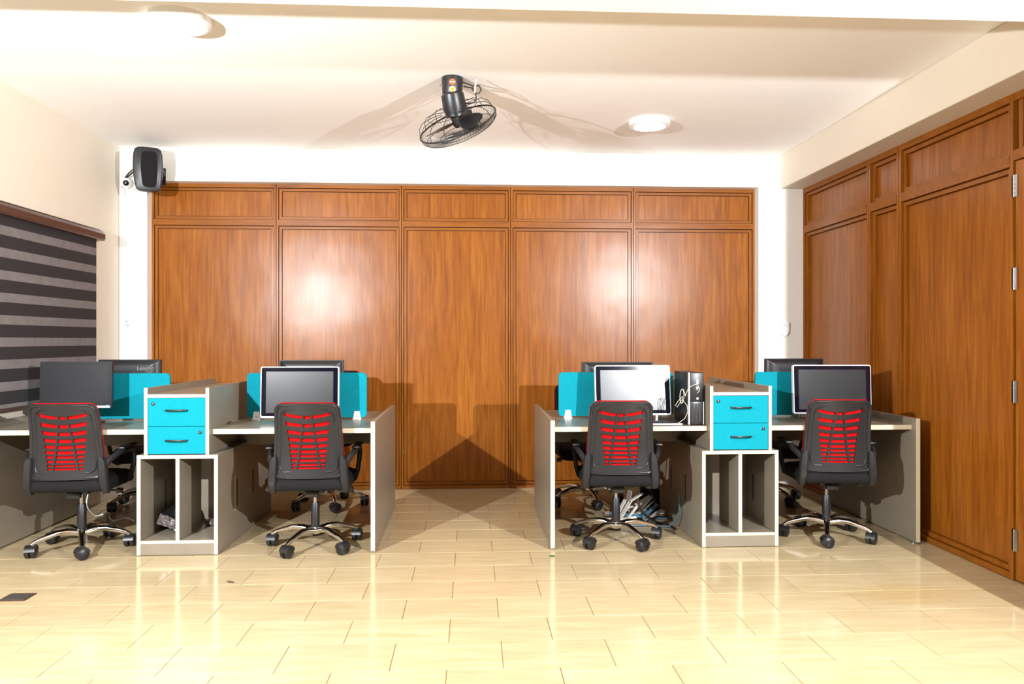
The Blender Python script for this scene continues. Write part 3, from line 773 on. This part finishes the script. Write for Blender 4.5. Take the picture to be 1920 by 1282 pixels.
wher = ['steep white strip beside the chair column, low in the scrap heap', 'upright grey strip, tallest at the left of the scrap heap', 'long white strip slanting up to the top of the scrap heap',
 'short white strip near the upright grey one in the scrap heap', 'narrow white strip slanting in the middle left of the scrap heap', 'wide grey strip slanting in the middle of the scrap heap',
 'long blue strip slanting up through the middle of the scrap heap', 'long narrow white strip next to the slanting blue one in the scrap heap', 'grey strip turned on edge near the top of the scrap heap',
 'topmost white strip of the scrap heap', 'white strip lying nearly flat at the left foot of the scrap heap', 'flat white strip at the front foot of the scrap heap',
 'blue strip leaning right in the scrap heap', 'wide grey strip at the right end of the scrap heap', 'short white strip low at the right of the scrap heap',
 'longest blue strip lying across the front of the scrap heap', 'blue strip lying flat at the right front of the scrap heap', 'broad white strip lying on the floor left of the scrap heap',
 'small grey strip lying left of the scrap heap by the chair column', 'white strip on the floor at the right front of the scrap heap', 'thin grey strip on the floor, nearest of the scrap heap',
 'white strip leaning high at the right of the scrap heap', 'narrow blue strip leaning at the right of the scrap heap', 'steep white strip leftmost in the upper scrap heap']
for wl_, (qx, qy, ln, wd, z, yw, pt, rl, mm) in zip(wher, strips):
    b = MB().rbox(-ln / 2, ln / 2, -wd / 2, wd / 2, -.003, .003, .0008, 1)
    o = tag(b.build('board_strip', M[mm]), wl_, 'offcut', names[mm][1])
    pos = ony(qx, qy, 5.42 + random.uniform(-.12, .12))
    pos.z = max(pos.z, .006 + abs(math.sin(pt)) * ln / 2 + abs(math.sin(rl)) * wd / 2)
    o.location = pos; o.rotation_euler = (rl, -pt, yw * .35)
# cables tangled beside the heap
def cable(label, pts, r, mm='glue'):
    P = [Vector(p) for p in pts]; out = []
    for i in range(len(P) - 1):
        p0, p1, p2, p3 = P[max(i - 1, 0)], P[i], P[i + 1], P[min(i + 2, len(P) - 1)]
        for k in range(6):
            t_ = k / 6
            out.append(.5 * ((2 * p1) + (-p0 + p2) * t_ + (2 * p0 - 5 * p1 + 4 * p2 - p3) * t_ ** 2 + (-p0 + 3 * p1 - 3 * p2 + p3) * t_ ** 3))
    out.append(P[-1])
    return tag(MB().tube(out, r, 8).build('cable', M[mm], None, True), label, 'cable')
cable('thick black cable hanging down beside the scrap heap', [(1.33, 5.3, .60), (1.30, 5.33, .38), (1.24, 5.38, .26), (1.20, 5.35, .12), (1.27, 5.25, .02), (1.36, 5.15, .012), (1.38, 5.02, .012)], .008)
cable('black cable looping over the scrap heap', [(1.02, 5.5, .16), (1.10, 5.48, .24), (1.20, 5.46, .27), (1.30, 5.42, .20), (1.34, 5.4, .08), (1.24, 5.38, .015), (1.1, 5.3, .012)], .006)
cable('dark teal cable lying on the floor before the scrap heap', [(1.40, 5.0, .25), (1.41, 5.03, .10), (1.36, 5.1, .012), (1.25, 5.13, .012), (1.08, 5.12, .012), (.9, 5.16, .012)], .005, 'bpaper')
cable('red flex behind the scrap heap', [(.82, 5.56, .22), (1.0, 5.56, .27), (1.2, 5.55, .24), (1.34, 5.5, .18)], .004, 'red')
b = MB().rbox(-.07, .07, -.05, .05, 0, .20, .02, 3); o = tag(b.build('cable_box', M['softblack'], None, True), 'dark box with cables against the cabinet side under the tower desk', 'box'); o.location = (1.32, 5.50, .001)
wp = [(165, 925, .12), (163, 948, .03), (178, 966, .006), (196, 963, .006), (206, 962, .006), (206, 971, .006), (214, 976, .006), (236, 971, .006), (252, 977, .006)]
cable('white cable curling on the floor behind the leftmost chair', [onz(x, y, z) if z < .01 else ony(x, y, 5.55) for x, y, z in wp], .005, 'white')

# ------------------------------------------------------------------ roller blind on the left wall
BL0, BL1, XB = 0.5, 5.945, XL + .055  # unseen near stretch of the blind added to keep bounced light low
t = thing('roller_blind', 'black and grey striped roller blind over the left window', 'blind', (XB, (BL0 + BL1) / 2, .85))
yy = (BL1 - BL0) / 2
prof = [(-.05, 0), (.035, 0), (.045, .012), (.045, .05), (.025, .075), (-.05, .08)]
MB().prism(prof, -yy - .02, yy + .05, lambda a, b_, d: (a, d, b_ + 1.222)).build('cassette', M['cassette'], t, True, 30)
MB().box(-.045, .02, -yy, yy + .04, 1.3025, 1.306).build('cassette_rail', M['steel'], t)
z = 1.222; k = 0
while z > .02:
    h = .081 if k % 2 == 0 else .058
    if k == 0: h = .062
    z1 = max(z - h, .02)
    MB().box(-.001, .001, -yy, yy, z1, z).build('fabric_band', M['blinddark' if k % 2 == 0 else 'blindgrey'], t)
    z = z1; k += 1
MB().rbox(-.012, .012, -yy, yy, 0, .025, .004, 2).build('bottom_bar', M['cassette'], t)

# ------------------------------------------------------------------ speaker, camera, trunking, socket, detector
t = thing('wall_speaker', 'black loudspeaker high in the left corner of the back wall', 'speaker', (-2.625, 6.22, 2.675), 0)
def spk(u, v):      # rounded, slightly barrelled front outline
    return (u * (.104 + .006 * math.cos(v * PI / 2) - .012 * (v < 0) * -v), v * .172 + .006 * math.cos(u * PI / 2) * (1 if v > 0 else -1) * abs(v))
ol = []
for k in range(40):
    a = 2 * PI * k / 40; ca, sa = math.cos(a), math.sin(a)
    q = (abs(ca) ** 8 + abs(sa) ** 8) ** (-1 / 8); ol.append(spk(ca * q, sa * q))
R0 = Matrix.Rotation(.34, 4, 'Z') @ Matrix.Rotation(.08, 4, 'X')
rings = [[R0 @ Vector((x * s, y, z_ * s)) for x, z_ in ol] for s, y in ((.9, -.10), (.97, -.095), (1, -.08), (.97, .02), (.80, .12), (.74, .125))]
b = MB().ring_sweep(rings); cab = b.build('cabinet', M['black'], t, True, 35)
rings = [[R0 @ Vector((x * s * .55 + .01, y, z_ * s * .8)) for x, z_ in ol] for s, y in ((1, -.099), (1, -.104), (.94, -.106))]
MB().ring_sweep(rings).build('grille', M['softblack'], t, True, 35)
b = MB().lathe([(.03, .0), (.03, .012), (.02, .02)], R0 @ Matrix.Translation((.098, .0, -.01)) @ Matrix.Rotation(PI / 2, 4, 'Y'), 18); b.build('bracket_knob', M['black'], t, True)
b = MB().box(-.03, .03, .10, .228, -.03, .03); b.box(-.045, .045, .218, .229, -.07, .07); b.build('wall_bracket', M['black'], t)
for i, dz in enumerate((0, .014)):
    cable(['upper', 'lower'][i] + ' black speaker wire arching to the trunking', [(-2.64, 6.28, 2.735 - dz), (-2.74, 6.31, 2.73 - dz), (-2.84, 6.37, 2.695 - dz * 1.5), (-2.905, 6.41, 2.64 - dz), (-2.932, 6.435, 2.58)], .0055)
t = thing('security_camera', 'white dome security camera below the loudspeaker', 'camera', (-2.872, YB, 2.605))
b = MB(); Rc = Matrix.Rotation(PI / 2, 4, 'X') 
b.lathe([(.050, 0), (.052, .02), (.048, .035)], Matrix.Translation((.02, 0, 0)) @ Rc, 24); b.build('mount', M['white'], t, True)
Rb = Matrix.Translation((0, -.065, 0)) @ Matrix.Rotation(.25, 4, 'Z') @ Matrix.Rotation(PI / 2 + .15, 4, 'X')
prof = [(.046 * math.cos(a), .046 * math.sin(a)) for a in [-PI / 2 + .15 + (PI - .55) * k / 10 for k in range(11)]]
MB().lathe(prof, Rb, 24).build('ball', M['white'], t, True)
MB().lathe([(.023, .036), (.023, .047), (.018, .049)], Rb, 20).build('lens', M['bezel'], t, True)
t = thing('mount_plate', 'small white bracket stub beside the security camera', 'bracket', (-2.795, YB, 2.60))
MB().box(-.006, .006, -.06, 0, -.05, .05).box(.006, .06, -.03, 0, -.012, .012).build('arm_plate', M['white'], t)
b = MB().rbox(-2.957, -2.915, YB - .018, YB, .72, 2.585, .003, 1); tag(b.build('cable_trunking', M['white']), 'white vertical cable trunking in the left corner', 'trunking')
so = ony(238, 607, YB); t = thing('wall_socket', 'white wall socket with three holes on the left pier', 'socket', (so.x, YB, so.z))
MB().rbox(-.043, .043, -.010, 0, -.043, .043, .003, 2).build('plate', M['white'], t, True)
for dx, dz in ((0, .018), (-.013, -.012), (.013, -.012)): MB().box(dx - .0045, dx + .0045, -.0106, -.009, dz - .005, dz + .005).build('hole', M['glue'], t)
so = ony(1469, 617, YB); t = thing('wall_controller', 'white rounded wall controller on the right pier', 'switch', (so.x, YB, so.z))
poly = [(-.042, .055), (-.042, -.01)] + [(.042 * math.cos(a), -.01 + .05 * math.sin(a)) for a in [PI + PI * k / 12 for k in range(1, 12)]] + [(.042, -.01), (.042, .055)]
MB().prism(poly, -.022, 0, lambda a, b_, d: (a, d, b_)).build('casing', M['white'], t, True, 30)
MB().box(-.020, -.012, -.0226, -.021, .033, .037).build('mark', M['red'], t); MB().box(-.010, .022, -.0226, -.021, .033, .036).build('mark', M['frame'], t)

# ------------------------------------------------------------------ ceiling lamps
def ceil_lamp(label, x, y):
    t = thing('ceiling_lamp', label, 'lamp', (x, y, ZC), 0, 'round surface ceiling lamps')
    MB().lathe([(.118, -.040), (.130, -.040), (.150, -.030), (.150, -.004), (.150, 0)], None, 48).build('rim', M['white'], t, True)
    MB().lathe([(.0, -.043), (.09, -.0428), (.120, -.0405)], None, 48).build('diffuser', M['diff'], t, True)
ceil_lamp('large round ceiling lamp near the beam at upper left', -1.47, 3.86)
ceil_lamp('round ceiling lamp right of the fan', 1.32, 5.50)

# ------------------------------------------------------------------ orbit fan
fc = Vector((-.122, 4.65, ZC))
t = thing('ceiling_fan', 'black caged orbit fan hanging from the ceiling', 'fan', fc)
MB().lathe([(.030, -.215), (.034, -.19), (.045, -.15), (.062, -.10), (.066, -.02), (.066, -.001)], None, 28).build('canopy', M['black'], t, True)
rc = ony(858, 232, 4.64) - fc
vd = ray(858, 232).normalized(); Rv = Vector((math.cos(YAW), -math.sin(YAW), 0)); Uv = Rv.cross(vd).normalized()
ax = (vd * .30 + (Rv * .373 - Uv * .928) * .954).normalized()
Q = Matrix.Translation(rc) @ ax.to_track_quat('Z', 'Y').to_matrix().to_4x4()      # local +Z = blowing direction
ax2 = (ax + Vector((0, 0, -1.2))).normalized(); Q2 = Matrix.Translation(rc) @ ax2.to_track_quat('Z', 'Y').to_matrix().to_4x4()
MB().lathe([(.045, -.190), (.070, -.176), (.074, -.09), (.066, -.065), (.066, -.045), (.03, -.035)], Q2, 28).build('motor', M['black'], t, True)
MB().tube([(0, 0, -.16), Vector((0, 0, -.20)) * .5 + (Q @ Vector((0, 0, -.17))) * .5, Q @ Vector((0, 0, -.15))], .032, 12).build('yoke', M['black'], t, True)
RO = .250
b = MB(); b.tube([Q @ Vector((RO * math.cos(a), RO * math.sin(a), 0)) for a in [2 * PI * k / 56 for k in range(56)]], .0052, 6, closed=True)
b.build('guard_ring', M['black'], t, True)
b = MB()
for k in range(14):
    a = 2 * PI * k / 14
    pr = [(.070, -.085), (.13, -.088), (.205, -.075), (.238, -.045), (RO, -.002)]
    b.tube([Q @ Vector((r * math.cos(a), r * math.sin(a), z)) for r, z in pr], .0022, 5)
b.tube([Q @ Vector((.16 * math.cos(a), .16 * math.sin(a), -.085)) for a in [2 * PI * k / 40 for k in range(40)]], .002, 5, closed=True)
b.build('rear_guard', M['black'], t, True)
b = MB()
for k in range(84):
    a = 2 * PI * k / 84
    pr = [(RO, 0), (RO - .004, .028), (.225, .045), (.14, .058), (.05, .062)]
    b.tube([Q @ Vector((r * math.cos(a + .25 * (RO - r)), r * math.sin(a + .25 * (RO - r)), z)) for r, z in pr], .0012, 4)
b.tube([Q @ Vector((.225 * math.cos(a), .225 * math.sin(a), .045)) for a in [2 * PI * k / 40 for k in range(40)]], .0022, 5, closed=True)
b.tube([Q @ Vector((.14 * math.cos(a), .14 * math.sin(a), .058)) for a in [2 * PI * k / 40 for k in range(40)]], .0018, 5, closed=True)
b.lathe([(.0, .060), (.05, .060), (.05, .066), (.0, .068)], Q, 20)
b.build('front_guard', M['black'], t, True)
b = MB().lathe([(.028, -.045), (.030, .0), (.02, .02)], Q, 16); b.build('blade_hub', M['black'], t, True)
for k in range(3):
    a0 = 2 * PI * k / 3 + 1.3; b = MB(); rings = []
    for r, hwid, tw in ((.028, .018, .55), (.07, .045, .5), (.12, .062, .42), (.165, .064, .34), (.195, .05, .28), (.212, .022, .25)):
        ring = []
        for u, v in ((-1, -.0015), (0, -.003), (1, -.0015), (1, .0015), (0, .0), (-1, .0015)):
            ta = u * hwid; ring.append(Q @ (Matrix.Rotation(a0, 4, 'Z') @ Vector((r, ta * math.cos(tw), -.012 + ta * math.sin(tw) + v))))
        rings.append(ring)
    b.ring_sweep(rings); b.build('blade', M['black'], t, True, 50)
# stickers on the canopy, facing the room
def sticker(nm, mm, z, rad, hh=None, par=None, lift=0.0):
    b = MB(); n = 20
    R_ = (.0640 if z > -.10 else .055) + .0012 + lift
    for side in (0, 1):
        ring = []
        for k in range(n):
            a = 2 * PI * k / n
            u, v = (rad * math.cos(a), rad * math.sin(a)) if hh is None else (max(-1, min(1, 1.5 * math.cos(a))) * rad, max(-1, min(1, 1.5 * math.sin(a))) * hh)
            zz = z + v
            rr_ = (.066 if zz > -.02 else .066 - (-.02 - zz) * .05 if zz > -.10 else .062 - (-.10 - zz) * .34) + .0008 + lift - side * .002
            th_ = -PI / 2 + .03 + u / .062
            ring.append((rr_ * math.cos(th_), rr_ * math.sin(th_), zz))
        if side == 0: r0 = ring
        else: b.ring_sweep([r0, ring])
    return b.build(nm, mm, par)
s1 = sticker('sticker', M['sticker_red'], -.045, .019, None, t)
sticker('band', M['sticker_wht'], -.045, .016, .0025, s1, .001)
s2 = sticker('sticker', M['sticker_wht'], -.088, .018, None, t); sticker('disc', M['sticker_yel'], -.088, .0135, None, s2, .001)
sticker('emblem', M['sticker_red'], -.089, .005, .004, s2, .002)
sticker('sticker', M['sticker_wht'], -.124, .013, .006, t)
# flex beside the canopy with its connector
def local_cable(nm, pts, r, mm):
    return MB().tube(pts, r, 8).build(nm, M[mm], t, True)
P = [(.06, -.02, -.03), (.10, -.04, -.05), (.13, -.05, -.065), (.165, -.05, -.06), (.178, -.05, -.085), (.165, -.05, -.11), (.14, -.05, -.105), (.125, -.05, -.075), (.10, -.04, -.07), (.07, -.03, -.06)]
local_cable('flex', P, .0045, 'glue')
local_cable('flex', [(.12, -.05, -.08), (.145, -.05, -.115), (.15, -.05, -.145), (.135, -.05, -.165), (.10, -.045, -.170), (.04, -.03, -.165)], .0045, 'glue')
local_cable('connector', [(.148, -.055, -.025), (.142, -.055, -.065), (.138, -.055, -.11)], .005, 'edge')
local_cable('screw', [(-.06, 0, -.045), (-.078, 0, -.046)], .004, 'steel')

# ------------------------------------------------------------------ floor plate and scraps
fp = onz(33, 1120)
t = thing('floor_box', 'dark metal floor socket plate in the tiles at lower left', 'floor socket', (fp.x, fp.y, .0))
MB().rbox(-.065, .065, -.055, .055, .0002, .004, .001, 1).build('frame', M['cassette'], t)
MB().rbox(-.055, .055, -.045, .045, .001, .0055, .001, 1).build('lid', mat('grey_metal_lid', srgb(92, 88, 84), .4, .6), t)
a = onz(433, 1092); o = tag(MB().tube([(-.025, .008, .004), (-.008, .002, .006), (.02, -.008, .004)], [.002, .005, .002], 6).build('dark_scrap', M['cassette']), 'thin dark scrap on the tiles in front of the left cabinet', 'scrap'); o.location = (a.x, a.y, 0)
a = onz(1035, 1043); o = tag(MB().rbox(-.016, .016, -.009, .009, .0, .006, .002, 1).build('green_scrap', M['green']), 'small green scrap before the end panel right of the aisle', 'scrap'); o.location = (a.x, a.y, .0005)
